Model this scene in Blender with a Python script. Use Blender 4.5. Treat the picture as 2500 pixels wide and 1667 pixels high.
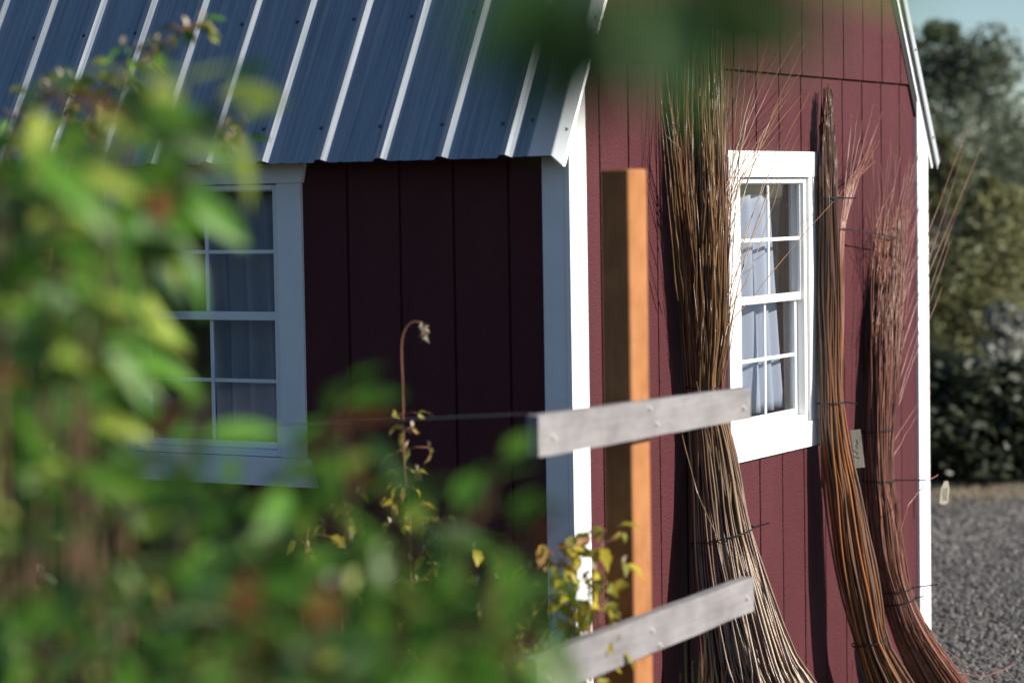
import bpy, bmesh, math, random
from mathutils import Vector, Matrix
R = random.Random(7)
scene = bpy.context.scene
for o in list(bpy.data.objects): bpy.data.objects.remove(o)
col = scene.collection

# ------------------------------------------------------------------ camera, sky, sun, exposure
EYE = 2.02
YAW, PITCH, ROLL, FPX = 0.51836, -0.05576, -0.016036, 6217.4
FWD = Vector((math.cos(YAW)*math.cos(PITCH), math.sin(YAW)*math.cos(PITCH), math.sin(PITCH)))
_r = Vector((math.sin(YAW), -math.cos(YAW), 0)); _u = _r.cross(FWD)
RGT = math.cos(ROLL)*_r + math.sin(ROLL)*_u
UPV = -math.sin(ROLL)*_r + math.cos(ROLL)*_u
CAM = Vector((-7.01069, -3.78972, EYE))
cam = bpy.data.cameras.new('camera'); camo = bpy.data.objects.new('camera', cam); col.objects.link(camo)
m = Matrix((RGT, UPV, -FWD)).transposed().to_4x4(); m.translation = CAM
camo.matrix_world = m
cam.sensor_width = 36; cam.lens = FPX/2500*36
cam.clip_start = 0.05; cam.clip_end = 5000
cam.dof.use_dof = True; cam.dof.focus_distance = 8.9; cam.dof.aperture_fstop = 1.8
cam.dof.aperture_blades = 9
scene.camera = camo

SUN_AZ = math.radians(13)      # from the gable's normal towards +x
SUN_EL = math.radians(28)
sdir = Vector((math.sin(SUN_AZ)*math.cos(SUN_EL), -math.cos(SUN_AZ)*math.cos(SUN_EL), math.sin(SUN_EL)))  # towards the sun
world = bpy.data.worlds.new('World'); scene.world = world; world.use_nodes = True
wn = world.node_tree; wn.nodes.clear()
sky = wn.nodes.new('ShaderNodeTexSky'); sky.sky_type = 'NISHITA'; sky.sun_disc = False
sky.sun_elevation = SUN_EL; sky.sun_rotation = math.atan2(sdir.x, sdir.y)
sky.altitude = 1200; sky.air_density = 1.1; sky.dust_density = 0.1; sky.ozone_density = 3.5
bg = wn.nodes.new('ShaderNodeBackground'); bg.inputs[1].default_value = 0.07
wo = wn.nodes.new('ShaderNodeOutputWorld')
wn.links.new(sky.outputs[0], bg.inputs[0]); wn.links.new(bg.outputs[0], wo.inputs[0])
sl = bpy.data.lights.new('sun', 'SUN'); sl.energy = 5.0; sl.angle = math.radians(0.53); sl.color = (1.0, 0.93, 0.83)
so = bpy.data.objects.new('sun', sl); col.objects.link(so)
so.rotation_euler = (-sdir).to_track_quat('-Z', 'Y').to_euler(); so.location = (5, -20, 12)
scene.view_settings.view_transform = 'Standard'; scene.view_settings.look = 'None'
scene.view_settings.gamma = 1; scene.view_settings.use_curve_mapping = False
scene.view_settings.exposure = 0.68
scene.render.engine = 'CYCLES'
scene.cycles.max_bounces = 8; scene.cycles.transparent_max_bounces = 16
scene.cycles.use_denoising = True

# ------------------------------------------------------------------ picture -> place helpers
def ray(u, v): return FWD + RGT*((u-1250)/FPX) - UPV*((v-833.5)/FPX)
def at(u, v, d): return CAM + ray(u, v)*d                                  # at depth d
def at_y(u, v, y): r = ray(u, v); return CAM + r*((y-CAM.y)/r.y)           # on a plane parallel to the gable
def at_z(u, v, z=0): r = ray(u, v); return CAM + r*((z-CAM.z)/r.z)
def depth(p): return (p-CAM).dot(FWD)

# ------------------------------------------------------------------ materials
def mat(name, color, rough=0.6, spec=0.4, metal=0.0):
    m = bpy.data.materials.new(name); m.use_nodes = True
    b = m.node_tree.nodes['Principled BSDF']
    b.inputs['Base Color'].default_value = (*color, 1); b.inputs['Roughness'].default_value = rough
    b.inputs['Specular IOR Level'].default_value = spec; b.inputs['Metallic'].default_value = metal
    return m
def N(m, t, **kw):
    n = m.node_tree.nodes.new(t)
    for k, v in kw.items():
        if k.startswith('i_'): n.inputs[int(k[2:]) if k[2:].isdigit() else k[2:]].default_value = v
        else: setattr(n, k, v)
    return n
def L(m, a, b): m.node_tree.links.new(a, b)
def coords(m, scale=(1, 1, 1), space='geo'):
    if space == 'geo':
        src = N(m, 'ShaderNodeNewGeometry').outputs['Position']
    else:
        src = N(m, 'ShaderNodeTexCoord').outputs['Object']
    mp = N(m, 'ShaderNodeMapping'); mp.inputs['Scale'].default_value = scale
    L(m, src, mp.inputs[0]); return mp.outputs[0]
def noise(m, vec, scale, detail=4, rough=0.55):
    n = N(m, 'ShaderNodeTexNoise'); n.inputs['Scale'].default_value = scale
    n.inputs['Detail'].default_value = detail; n.inputs['Roughness'].default_value = rough
    L(m, vec, n.inputs['Vector']); return n.outputs['Fac']
def ramp(m, fac, stops):
    r = N(m, 'ShaderNodeValToRGB'); e = r.color_ramp.elements
    while len(e) < len(stops): e.new(0.5)
    for i, (p, c) in enumerate(stops): e[i].position = p; e[i].color = (*c, 1)
    L(m, fac, r.inputs[0]); return r.outputs[0]
def bump(m, fac, strength, dist):
    b = N(m, 'ShaderNodeBump'); b.inputs['Strength'].default_value = strength; b.inputs['Distance'].default_value = dist
    L(m, fac, b.inputs['Height']); L(m, b.outputs[0], m.node_tree.nodes['Principled BSDF'].inputs['Normal']); return b
def bsdf(m): return m.node_tree.nodes['Principled BSDF']
def mixf(m, a, b, f=0.5):
    x = N(m, 'ShaderNodeMath', operation='MULTIPLY_ADD'); x.inputs[1].default_value = f
    L(m, a, x.inputs[0]); L(m, b, x.inputs[2]); return x.outputs[0]

def m_siding():
    m = mat('barn_red_paint', (.1, .03, .04), .5, .1)
    v1 = coords(m, (1, 1, .12)); v2 = coords(m, (1, 1, .45))
    grain = noise(m, v1, 95, 4, .65); peb = noise(m, v2, 240, 3); big = noise(m, coords(m, (1, 1, .35)), 3.2, 3)
    fac = mixf(m, big, mixf(m, grain, N(m, 'ShaderNodeValue').outputs[0], .25), .75)
    c = ramp(m, fac, [(.2, (.070, .020, .024)), (.75, (.112, .034, .039))]); L(m, c, bsdf(m).inputs['Base Color'])
    b = bump(m, mixf(m, grain, peb, .8), 1.0, .0065)
    return m
def m_white(name='white_paint', c=(.84, .84, .83)):
    m = mat(name, c, .5, .35)
    v = coords(m, (1, 1, .1)); g = noise(m, v, 180, 3)
    big = noise(m, coords(m), 9, 4)
    L(m, ramp(m, big, [(.25, tuple(x*.93 for x in c)), (.7, c)]), bsdf(m).inputs['Base Color'])
    bump(m, g, .35, .0025); return m
def m_white_h():
    m = mat('white_paint_grain_along', (.84, .84, .83), .5, .35)
    g = noise(m, coords(m, (.1, .1, 1)), 180, 3); bump(m, g, .35, .0025); return m
def m_roof():
    m = mat('galvalume_steel', (.42, .46, .5), .45, .5, .8)
    v = coords(m, (.35, 14, .35)); s = noise(m, v, 6, 4); d = noise(m, coords(m), 260, 2)
    L(m, ramp(m, s, [(.3, (.24, .275, .305)), (.7, (.40, .43, .455))]), bsdf(m).inputs['Base Color'])
    rr = N(m, 'ShaderNodeMapRange'); rr.inputs['To Min'].default_value = .36; rr.inputs['To Max'].default_value = .54
    L(m, mixf(m, s, d, .6), rr.inputs[0]); L(m, rr.outputs[0], bsdf(m).inputs['Roughness'])
    bump(m, d, .08, .001); return m
def m_wood(name, a, b, along=(1, 1, .08), rough=.75, bs=.5, spec=.25):
    m = mat(name, a, rough, spec)
    g = noise(m, coords(m, along), 70, 5, .65); big = noise(m, coords(m), 7, 3)
    f = mixf(m, g, big, .6)
    L(m, ramp(m, f, [(.5, a), (.95, b)]), bsdf(m).inputs['Base Color']); bump(m, g, bs, .003); return m
def m_rod(name, dark, lightc, rough=.32, tip=None, tipc=(.42, .45, .55, 1)):
    m = mat(name, dark, rough, .65)
    oi = N(m, 'ShaderNodeObjectInfo'); g = noise(m, coords(m, (1, 1, .12)), 60, 3)
    c1 = ramp(m, mixf(m, oi.outputs['Random'], g, .75), [(.35, dark), (1.0, lightc)])
    if tip:
        z = N(m, 'ShaderNodeSeparateXYZ'); L(m, N(m, 'ShaderNodeNewGeometry').outputs['Position'], z.inputs[0])
        mr = N(m, 'ShaderNodeMapRange'); mr.inputs[1].default_value = tip[0]; mr.inputs[2].default_value = tip[1]; L(m, z.outputs[2], mr.inputs[0])
        mx = N(m, 'ShaderNodeMix', data_type='RGBA', blend_type='MULTIPLY'); mx.inputs['B'].default_value = tipc
        L(m, mr.outputs[0], mx.inputs['Factor']); L(m, c1, mx.inputs['A']); c1 = mx.outputs['Result']
    L(m, c1, bsdf(m).inputs['Base Color']); bump(m, noise(m, coords(m), 500, 2), .2, .001); return m
def m_leaf(name, dark, lightc, trans=.35):
    m = mat(name, dark, .45, .35)
    oi = N(m, 'ShaderNodeObjectInfo'); g = noise(m, coords(m), 45, 3)
    c = ramp(m, mixf(m, g, oi.outputs['Random'], .6), [(.2, dark), (1.2 if False else .95, lightc)])
    L(m, c, bsdf(m).inputs['Base Color'])
    t = N(m, 'ShaderNodeBsdfTranslucent'); mx = N(m, 'ShaderNodeMixShader'); mx.inputs[0].default_value = trans
    g2 = N(m, 'ShaderNodeGamma'); g2.inputs[1].default_value = .85; L(m, c, g2.inputs[0]); L(m, g2.outputs[0], t.inputs[0])
    out = m.node_tree.nodes['Material Output']
    L(m, bsdf(m).outputs[0], mx.inputs[1]); L(m, t.outputs[0], mx.inputs[2]); L(m, mx.outputs[0], out.inputs[0]); return m
def m_glass():
    m = bpy.data.materials.new('window_glass'); m.use_nodes = True; nt = m.node_tree; nt.nodes.clear()
    tr = nt.nodes.new('ShaderNodeBsdfTransparent'); tr.inputs[0].default_value = (.86, .88, .9, 1)
    gl = nt.nodes.new('ShaderNodeBsdfGlossy'); gl.inputs['Roughness'].default_value = .02; gl.inputs[0].default_value = (.9, .95, 1, 1)
    df = nt.nodes.new('ShaderNodeBsdfDiffuse'); df.inputs[0].default_value = (.6, .6, .6, 1)
    fr = nt.nodes.new('ShaderNodeFresnel'); fr.inputs[0].default_value = 1.5
    mx = nt.nodes.new('ShaderNodeMixShader'); mx2 = nt.nodes.new('ShaderNodeMixShader'); out = nt.nodes.new('ShaderNodeOutputMaterial')
    nt.links.new(fr.outputs[0], mx.inputs[0]); nt.links.new(tr.outputs[0], mx.inputs[1]); nt.links.new(gl.outputs[0], mx.inputs[2])
    geo = nt.nodes.new('ShaderNodeNewGeometry'); no = nt.nodes.new('ShaderNodeTexNoise'); no.inputs['Scale'].default_value = 140; no.inputs['Detail'].default_value = 4
    nt.links.new(geo.outputs['Position'], no.inputs['Vector'])
    rp = nt.nodes.new('ShaderNodeValToRGB'); rp.color_ramp.elements[0].position = .62; rp.color_ramp.elements[0].color = (.012, .012, .012, 1); rp.color_ramp.elements[1].position = .8; rp.color_ramp.elements[1].color = (.16, .16, .16, 1)
    nt.links.new(no.outputs['Fac'], rp.inputs[0]); nt.links.new(rp.outputs[0], mx2.inputs[0])
    nt.links.new(mx.outputs[0], mx2.inputs[1]); nt.links.new(df.outputs[0], mx2.inputs[2]); nt.links.new(mx2.outputs[0], out.inputs[0])
    return m
def m_gravel():
    m = mat('gravel_grey', (.07, .07, .07), .9, .2)
    v = coords(m); a = N(m, 'ShaderNodeTexVoronoi'); a.inputs['Scale'].default_value = 42; L(m, v, a.inputs['Vector'])
    bw = N(m, 'ShaderNodeSeparateColor'); L(m, a.outputs['Color'], bw.inputs[0])
    big = noise(m, v, 1.3, 4)
    c = ramp(m, mixf(m, bw.outputs[0], big, .6), [(.35, (.05, .045, .042)), (.75, (.125, .114, .103)), (1.0, (.26, .235, .205))])
    L(m, c, bsdf(m).inputs['Base Color']); bump(m, a.outputs['Distance'], .9, .012); return m

M = dict(
    red=m_siding(), white=m_white(), whiteh=m_white_h(), vinyl=mat('white_vinyl', (.8, .81, .8), .35, .45), roof=m_roof(),
    flash=mat('flashing_steel', (.62, .64, .65), .42, .5, .55), screw=mat('screw_grey', (.16, .18, .2), .5, .5, .4),
    glass=m_glass(), jamb=m_wood('raw_pine', (.20, .125, .085), (.32, .22, .15)), deck=mat('deck_and_shade_black', (.02, .02, .022), .9),
    inner=m_wood('raw_panel', (.2, .13, .08), (.3, .2, .13)),
    post=m_wood('orange_cedar', (.25, .105, .042), (.40, .18, .075), bs=.3, spec=.05), arm=m_wood('weathered_board', (.15, .14, .145), (.27, .255, .255), (.08, 1, 1), bs=.3),
    nail=mat('nail_steel', (.55, .54, .53), .5, .5, .3), wire=mat('galvanised_wire', (.3, .3, .31), .45, .5, .7),
    rod1=m_rod('olive_willow_bark', (.036, .024, .015), (.25, .172, .105), tip=(.6, 1.6), tipc=(.88, .70, .48, 1)), rod1b=m_rod('red_brown_willow_bark', (.04, .018, .012), (.17, .075, .045)), rod2=m_rod('orange_willow_bark', (.062, .024, .010), (.27, .108, .036), tip=(1.0, 1.7)),
    rod2b=m_rod('dark_willow_bark', (.022, .015, .012), (.12, .07, .048)), rod3=m_rod('red_willow_bark', (.066, .023, .015), (.28, .108, .070), .42),
    tie=mat('black_nylon', (.015, .015, .017), .35, .5), tagc=mat('cream_tag', (.72, .66, .5), .6), tagg=m_wood('dull_tag', (.18, .17, .14), (.34, .32, .26)),
    ink=mat('ink', (.03, .03, .04), .6), gravel=m_gravel(),
    stone=m_leaf('gravel_stone', (.045, .042, .04), (.24, .22, .20), 0.0),
    drygrass=m_leaf('dry_grass', (.20, .16, .10), (.42, .35, .24), .2), grass=m_leaf('green_grass', (.09, .12, .03), (.22, .24, .07), .3),
    leaf_g=m_leaf('leaf_green', (.035, .125, .010), (.12, .29, .030), .45), leaf_d=m_leaf('leaf_dark', (.012, .036, .008), (.036, .085, .018), .3),
    leaf_y=m_leaf('leaf_yellow_green', (.20, .33, .03), (.42, .52, .09), .42), leaf_r=m_leaf('leaf_russet', (.11, .03, .012), (.25, .085, .035)),
    leaf_p=m_leaf('leaf_pale', (.13, .25, .08), (.30, .42, .18), .4),
    cane_y=m_leaf('cane_leaf_yellow', (.34, .28, .025), (.62, .50, .05), .4), cane_g=m_leaf('cane_leaf_green', (.10, .13, .025), (.30, .30, .06)),
    cane_o=m_leaf('cane_leaf_orange', (.36, .16, .04), (.45, .26, .1)), dried=m_leaf('dried_flower', (.30, .24, .16), (.5, .42, .3), .2),
    stem=m_wood('stem_bark', (.06, .035, .02), (.14, .09, .05)), cane=m_wood('cane_bark', (.17, .07, .045), (.28, .13, .08)),
    tree_shade=m_leaf('tree_leaf_shade_dark', (.010, .014, .008), (.036, .045, .024), .2), tree_a=m_leaf('tree_leaf_dark', (.045, .064, .038), (.12, .145, .09), .3), tree_b=m_leaf('tree_leaf_olive', (.07, .08, .030), (.20, .20, .085), .25),  # back bushes: shade of the yard's edge is put into their leaf colour
    tree_c=m_leaf('tree_leaf_grey', (.17, .18, .15), (.40, .40, .36), .2), bark=m_wood('tree_bark', (.05, .04, .03), (.12, .10, .08)),
)
def m_curtain():
    m = mat('curtain_cloth', (.46, .51, .60), .9, .1)
    g = noise(m, coords(m), 700, 2); bump(m, g, .3, .001)
    t = N(m, 'ShaderNodeBsdfTranslucent'); t.inputs[0].default_value = (.6, .65, .75, 1)
    mx = N(m, 'ShaderNodeMixShader'); mx.inputs[0].default_value = .3; out = m.node_tree.nodes['Material Output']
    L(m, bsdf(m).outputs[0], mx.inputs[1]); L(m, t.outputs[0], mx.inputs[2]); L(m, mx.outputs[0], out.inputs[0]); return m
M['curtain'] = m_curtain()
def m_sky_block():
    m = mat('sky_block_slope', (.03, .04, .02), .95, .1); f = noise(m, coords(m), .9, 6, .7)
    L(m, ramp(m, f, [(.3, (.015, .022, .01)), (.7, (.06, .07, .03))]), bsdf(m).inputs['Base Color']); bump(m, f, 1, .4); return m
M['sky_block'] = m_sky_block()
def m_low_bounce():
    m = mat('low_bounce_soil', (.02, .015, .01), .95, .1); f = noise(m, coords(m), 9, 6, .7)
    L(m, ramp(m, f, [(.3, (.012, .009, .006)), (.75, (.035, .026, .017))]), bsdf(m).inputs['Base Color']); bump(m, f, 1, .03); return m
M['low_bounce'] = m_low_bounce()
M['rodblue'] = mat('blue_cord', (.08, .2, .38), .5)

# ------------------------------------------------------------------ object helpers (every transform above a mesh is a pure translation)
WL = {}
def empty(name, loc, label=None, cat=None, group=None, parent=None):
    o = bpy.data.objects.new(name, None); col.objects.link(o); o.empty_display_size = .1
    loc = Vector(loc)
    if parent: o.parent = parent; o.location = loc-WL[parent]
    else: o.location = loc
    WL[o] = loc; tag(o, label, cat, group); return o
def tag(o, label=None, cat=None, group=None, kind=None):
    for k, v in (('label', label), ('category', cat), ('group', group), ('kind', kind)):
        if v: o[k] = v
    return o
def obj(name, verts, faces, material, parent=None, smooth=False):
    vs = [Vector(v) for v in verts]
    c = sum(vs, Vector())/len(vs)
    if parent is None: c.z = min(v.z for v in vs)
    me = bpy.data.meshes.new(name); me.from_pydata([v-c for v in vs], [], faces)
    for mm in (material if isinstance(material, (list, tuple)) else [material]): me.materials.append(mm)
    if smooth: me.polygons.foreach_set('use_smooth', [True]*len(me.polygons))
    me.update(); o = bpy.data.objects.new(name, me); col.objects.link(o)
    if parent: o.parent = parent; o.location = c-WL[parent]
    else: o.location = c
    WL[o] = c; return o
class MB:
    def __init__(s): s.v = []; s.f = []
    def add(s, v, f):
        b = len(s.v); s.v += [Vector(x) for x in v]; s.f += [tuple(i+b for i in q) for q in f]; return s
    def prism(s, poly, n0, n1, mp):
        k = len(poly); v = [mp(a, n0, z) for a, z in poly]+[mp(a, n1, z) for a, z in poly]
        f = [tuple(range(k))[::-1], tuple(range(k, 2*k))]+[(i, (i+1) % k, k+(i+1) % k, k+i) for i in range(k)]
        return s.add(v, f)
    def box(s, lo, hi, ch=0.0):
        x0, y0, z0 = lo; x1, y1, z1 = hi
        bm = bmesh.new(); bmesh.ops.create_cube(bm, size=1)
        for v in bm.verts: v.co = Vector((x0+(v.co.x+.5)*(x1-x0), y0+(v.co.y+.5)*(y1-y0), z0+(v.co.z+.5)*(z1-z0)))
        if ch: bmesh.ops.bevel(bm, geom=bm.edges[:], offset=ch, segments=1, affect='EDGES')
        bm.verts.index_update(); r = s.add([v.co.copy() for v in bm.verts], [tuple(x.index for x in f.verts) for f in bm.faces]); bm.free(); return r
    def tube(s, pts, rad, k=6, cap=True):
        pts = [Vector(p) for p in pts]; n = len(pts); vs = []; fs = []
        ref = Vector((.3, .7, .1))
        for i, p in enumerate(pts):
            t = (pts[min(i+1, n-1)]-pts[max(i-1, 0)]).normalized()
            if abs(t.dot(ref.normalized())) > .95: ref = Vector((.9, -.2, .3))
            a = t.cross(ref).normalized(); b = t.cross(a)
            r = rad[i] if isinstance(rad, (list, tuple)) else rad
            for j in range(k):
                w = 2*math.pi*j/k; vs.append(p+a*(r*math.cos(w))+b*(r*math.sin(w)))
        for i in range(n-1):
            for j in range(k):
                fs.append((i*k+j, i*k+(j+1) % k, (i+1)*k+(j+1) % k, (i+1)*k+j))
        if cap: fs += [tuple(range(k))[::-1], tuple(range((n-1)*k, n*k))]
        return s.add(vs, fs)
    def build(s, name, material, parent=None, smooth=False): return obj(name, s.v, s.f, material, parent, smooth)
def chamfer(lo, hi, name, material, parent, ch=.0025):
    return MB().box([min(a, b) for a, b in zip(lo, hi)], [max(a, b) for a, b in zip(lo, hi)], ch).build(name, material, parent)
G = lambda a, n, z: (a, -n, z)          # gable wall: a = x, n = outwards
Wm = lambda a, n, z: (-n, a, z)         # eave wall: a = y, n = outwards
def wbox(mp, a0, a1, n0, n1, z0, z1, name, material, parent, ch=.0025):
    return chamfer(mp(a0, n0, z0), mp(a1, n1, z1), name, material, parent, ch)

# ------------------------------------------------------------------ ground, gravel, grass verge
S = 900
g = obj('ground', [(-S, -S, 0), (S, -S, 0), (S, S, 0), (-S, S, 0)], [(0, 1, 2, 3)], M['gravel']); tag(g, kind='structure')
low_bounce_outline = [(-.12, -1.6), (-.12, 8), (-11, 8), (-13, 2), (-12, -5), (-6, -7), (-2.2, -3.2)]  # unseen soil sheet, added dark to cut bounce light onto the eave wall
sb = obj('low_bounce_bed', [(x, y, .004) for x, y in low_bounce_outline], [tuple(range(len(low_bounce_outline)))], M['low_bounce']); tag(sb, kind='structure')
# added unseen rise blocking sky light from the eave wall; shows in its panes
hv, hf = [], []; hr = random.Random(2); HA, HR = 40, 10
for i in range(HA+1):
    a = math.radians(95+135*i/HA); edge = math.sin(math.pi*i/HA)**.5
    for j in range(HR+1):
        t = j/HR; r_ = 15+45*t
        hv.append((r_*math.cos(a), 4+r_*math.sin(a), -.3+edge*(8*math.sin(t*math.pi*.5)**1.1+(hr.uniform(-.6, .9) if j else 0))))
hf = [(i*(HR+1)+j, i*(HR+1)+j+1, (i+1)*(HR+1)+j+1, (i+1)*(HR+1)+j) for i in range(HA) for j in range(HR)]
h_ = obj('sky_block_hill', hv, hf, M['sky_block'], None, True); tag(h_, kind='structure')

# ------------------------------------------------------------------ the shed
WID, LEN = 3.137, 3.70
SLO = math.radians(60.5); EX, EZ = -.13, 2.150
KS = 1.36                                # length of the steep slope up to the knee
KX, KZ = EX+KS*math.cos(SLO), EZ+KS*math.sin(SLO)
UP = math.radians(27); RX = WID/2; RZ = KZ+(RX-KX)*math.tan(UP)
def roof_z(x):
    x = min(x, WID-x)
    return EZ+(x-EX)*math.tan(SLO) if x < KX else KZ+(x-KX)*math.tan(UP)
shed = empty('barn_shed', (WID/2, LEN/2, 0), 'dark red wooden barn shed with white trim and steep blue-grey metal roof', 'shed')
ZB, SEAM = .06, 2.462
win_g = (1.262, 1.884); win_e = (1.098, 1.722); WZ0, WZ1 = EYE-.852, EYE+.062
# backing sheets with the window holes
def backing(mp, a0, a1, top, hole, name):
    b = MB()
    h0, h1 = hole[0]-.004, hole[1]+.004
    b.prism([(a0, ZB+.02), (h0, ZB+.02), (h0, top(h0)), (a0, top(a0))], -.07, -.009, mp)
    mid = [(h, top(h)) for h in (h1, (h0+h1)/2, h0)]
    b.prism([(h0, ZB+.02), (h1, ZB+.02), (h1, WZ0-.004), (h0, WZ0-.004)], -.07, -.009, mp)
    b.prism([(h0, WZ1+.004), (h1, WZ1+.004)]+mid, -.07, -.009, mp)
    ks = [x for x in (KX, RX, WID-KX) if mp is G and h1 < x < a1]
    b.prism([(h1, ZB+.02), (a1, ZB+.02), (a1, top(a1))]+[(x, top(x)) for x in ks[::-1]]+[(h1, top(h1))], -.07, -.009, mp)
    return b.build(name, M['red'], shed)
gtop = lambda x: roof_z(x)-.06
gable = backing(G, .0, WID, gtop, win_g, 'gable_wall')
eave = backing(Wm, .012, LEN, lambda a: 2.31, win_e, 'eave_wall')
GW = .0045
def plank(mp, parent, a0, a1, z0, z1a, z1b, n0, n1, extra=()):
    c = .002
    b = MB(); poly = [(a0, z0), (a1, z0), (a1, z1b)]+list(extra)+[(a0, z1a)]
    # body with softened long edges: narrower front face
    k = len(poly); cx = (a0+a1)/2
    def ins(a): return a+c if a < cx else a-c
    v = [mp(a, n0, z) for a, z in poly]+[mp(a, n1-c, z) for a, z in poly]+[mp(ins(a), n1, z) for a, z in poly]
    f = [tuple(range(k))[::-1], tuple(range(2*k, 3*k))]
    for l in (0, k): f += [(l+i, l+(i+1) % k, l+k+(i+1) % k, l+k+i) for i in range(k)]
    b.add(v, f); return b.build('siding_plank', M['red'], parent)
def planks(mp, parent, first, a_lo, a_hi, z0, topf, hole, n0=-.011, n1=0.0):
    edges = [first+.2032*k for k in range(-30, 40)]
    edges = [a_lo]+[e for e in edges if a_lo+.02 < e < a_hi-.02]+[a_hi]
    for a, b in zip(edges, edges[1:]):
        j = R.uniform(-.0006, .0006)
        p, q = a+GW, b-GW
        ex = [(x, topf(x)) for x in (WID-KX, RX, KX) if mp is G and p < x < q and topf(x) > 3.0]
        segs = []
        if hole and q > hole[0]-.02 and p < hole[1]+.02 and z0 < WZ1:
            segs = [(p, q, z0, WZ0-.03, WZ0-.03, []), (p, q, WZ1+.02, topf(p), topf(q), ex)]
            if p < hole[0]-.03: segs.append((p, hole[0]-.01, WZ0-.03+.0005, WZ1+.0195, WZ1+.0195, []))
            if q > hole[1]+.03: segs.append((hole[1]+.01, q, WZ0-.03+.0005, WZ1+.0195, WZ1+.0195, []))
        else: segs = [(p, q, z0, topf(p), topf(q), ex)]
        for s0, s1, za, zb, zc, e in segs: plank(mp, parent, s0, s1, za, zb, zc, n0, n1+j, e)
low = lambda x: min(SEAM-.004, gtop(x))
planks(G, gable, .22003, .0, WID, ZB, low, win_g)
planks(G, gable, .2215, .085, WID-.085, SEAM+.004, gtop, None, -.011, .0062)
planks(Wm, eave, .2154, .012, LEN, ZB, lambda a: 2.30, win_e)
# the other two walls and the floor close the shed
b = MB(); b.prism([(0, ZB), (WID, ZB), (WID, gtop(WID)), (WID-KX, gtop(WID-KX)), (RX, gtop(RX)), (KX, gtop(KX)), (0, gtop(0))], -.07, 0, lambda a, n, z: (a, LEN+n, z)); b.build('back_gable_wall', M['inner'], shed)
b = MB(); b.box((WID-.07, .08, ZB), (WID-.005, LEN-.075, 2.3)); b.build('far_eave_wall', M['inner'], shed)
b = MB(); b.box((.075, .075, ZB+.03), (WID-.075, LEN-.075, ZB+.08)); b.build('floor', M['inner'], shed)
# skids under the shed
for x in (.3, WID/2, WID-.3): MB().box((x-.06, .03, -.01), (x+.06, LEN-.03, ZB+.028)).build('skid', M['jamb'], shed)

# corner boards
T = .014
rk = lambda x: roof_z(x)-.075
b = MB(); b.prism([(-T, .05), (.098, .05), (.098, rk(.098)), (-T, rk(-T))], -.004, T, G); b.build('corner_trim', M['white'], shed)
wbox(Wm, .0045, .087, -.004, T-.002, .05, 2.16, 'corner_trim', M['white'], shed)
b = MB(); b.prism([(3.028, .05), (WID+T, .05), (WID+T, rk(WID+T)), (3.028, rk(3.028))], -.004, T, G); b.build('corner_trim', M['white'], shed)

# roof: deck, then ribbed sheets, flashing and screws
roof = empty('roof', (WID/2, LEN/2, 2.15), parent=shed)
def slope_fn(side, steep):
    a = SLO if steep else UP
    sx = 1 if side < 0 else -1
    o = Vector((EX if side < 0 else WID-EX, 0, EZ)) if steep else Vector((KX if side < 0 else WID-KX, 0, KZ))
    s = Vector((sx*math.cos(a), 0, math.sin(a))); n = Vector((-sx*math.sin(a), 0, math.cos(a)))
    return lambda t, y, h: o+s*t+n*h+Vector((0, y, 0))
RS = .229; R0 = .378
def profile(y0, y1):
    pts = [(y0, 0)]
    for k in range(-3, 18):
        c = R0+RS*k
        for dy, h in ((-.034, 0), (-.0105, .020), (.0085, .020), (.028, 0)):
            if y0+.001 < c+dy < y1-.001: pts.append((c+dy, h))
        for q in (1/3, 2/3):
            cc = c+RS*q
            for dy, h in ((-.010, 0), (-.004, .0028), (.004, .0028), (.010, 0)):
                if y0+.001 < cc+dy < y1-.001: pts.append((cc+dy, h))
    pts.append((y1, 0)); return sorted(pts)
for side in (-1, 1):
    for steep, ln in ((True, KS), (False, (RX-KX)/math.cos(UP))):
        F = slope_fn(side, steep)
        d = MB(); q = [F(t, y, h) for h in (-.004, -.026) for t in (.012 if steep else 0, ln) for y in (-.004, LEN+.03)]
        d.add(q, [(0, 1, 3, 2), (4, 6, 7, 5), (0, 4, 5, 1), (2, 3, 7, 6), (0, 2, 6, 4), (1, 5, 7, 3)]); d.build('roof_deck', M['deck'], roof)
        y = -.010
        for pi in range(5):
            y1 = min(R0-RS+.034+4*RS*pi, LEN+.04)
            if y1 <= y: continue
            pr = profile(y, y1); b = MB(); k = len(pr)
            jit = 0.0012*(pi % 2)
            ts = [0, ln*.5, ln+.01]
            b.add([F(t-jit*3 if ti == 0 else t, yy, h+jit) for ti, t in enumerate(ts) for yy, h in pr],
                  [(i*k+j, i*k+j+1, (i+1)*k+j+1, (i+1)*k+j) for i in range(2) for j in range(k-1)])
            o = b.build('roof_panel', M['roof'], roof)
            md = o.modifiers.new('thickness', 'SOLIDIFY'); md.thickness = .0009; md.offset = -1
            y = y1-.0665+.002
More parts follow.
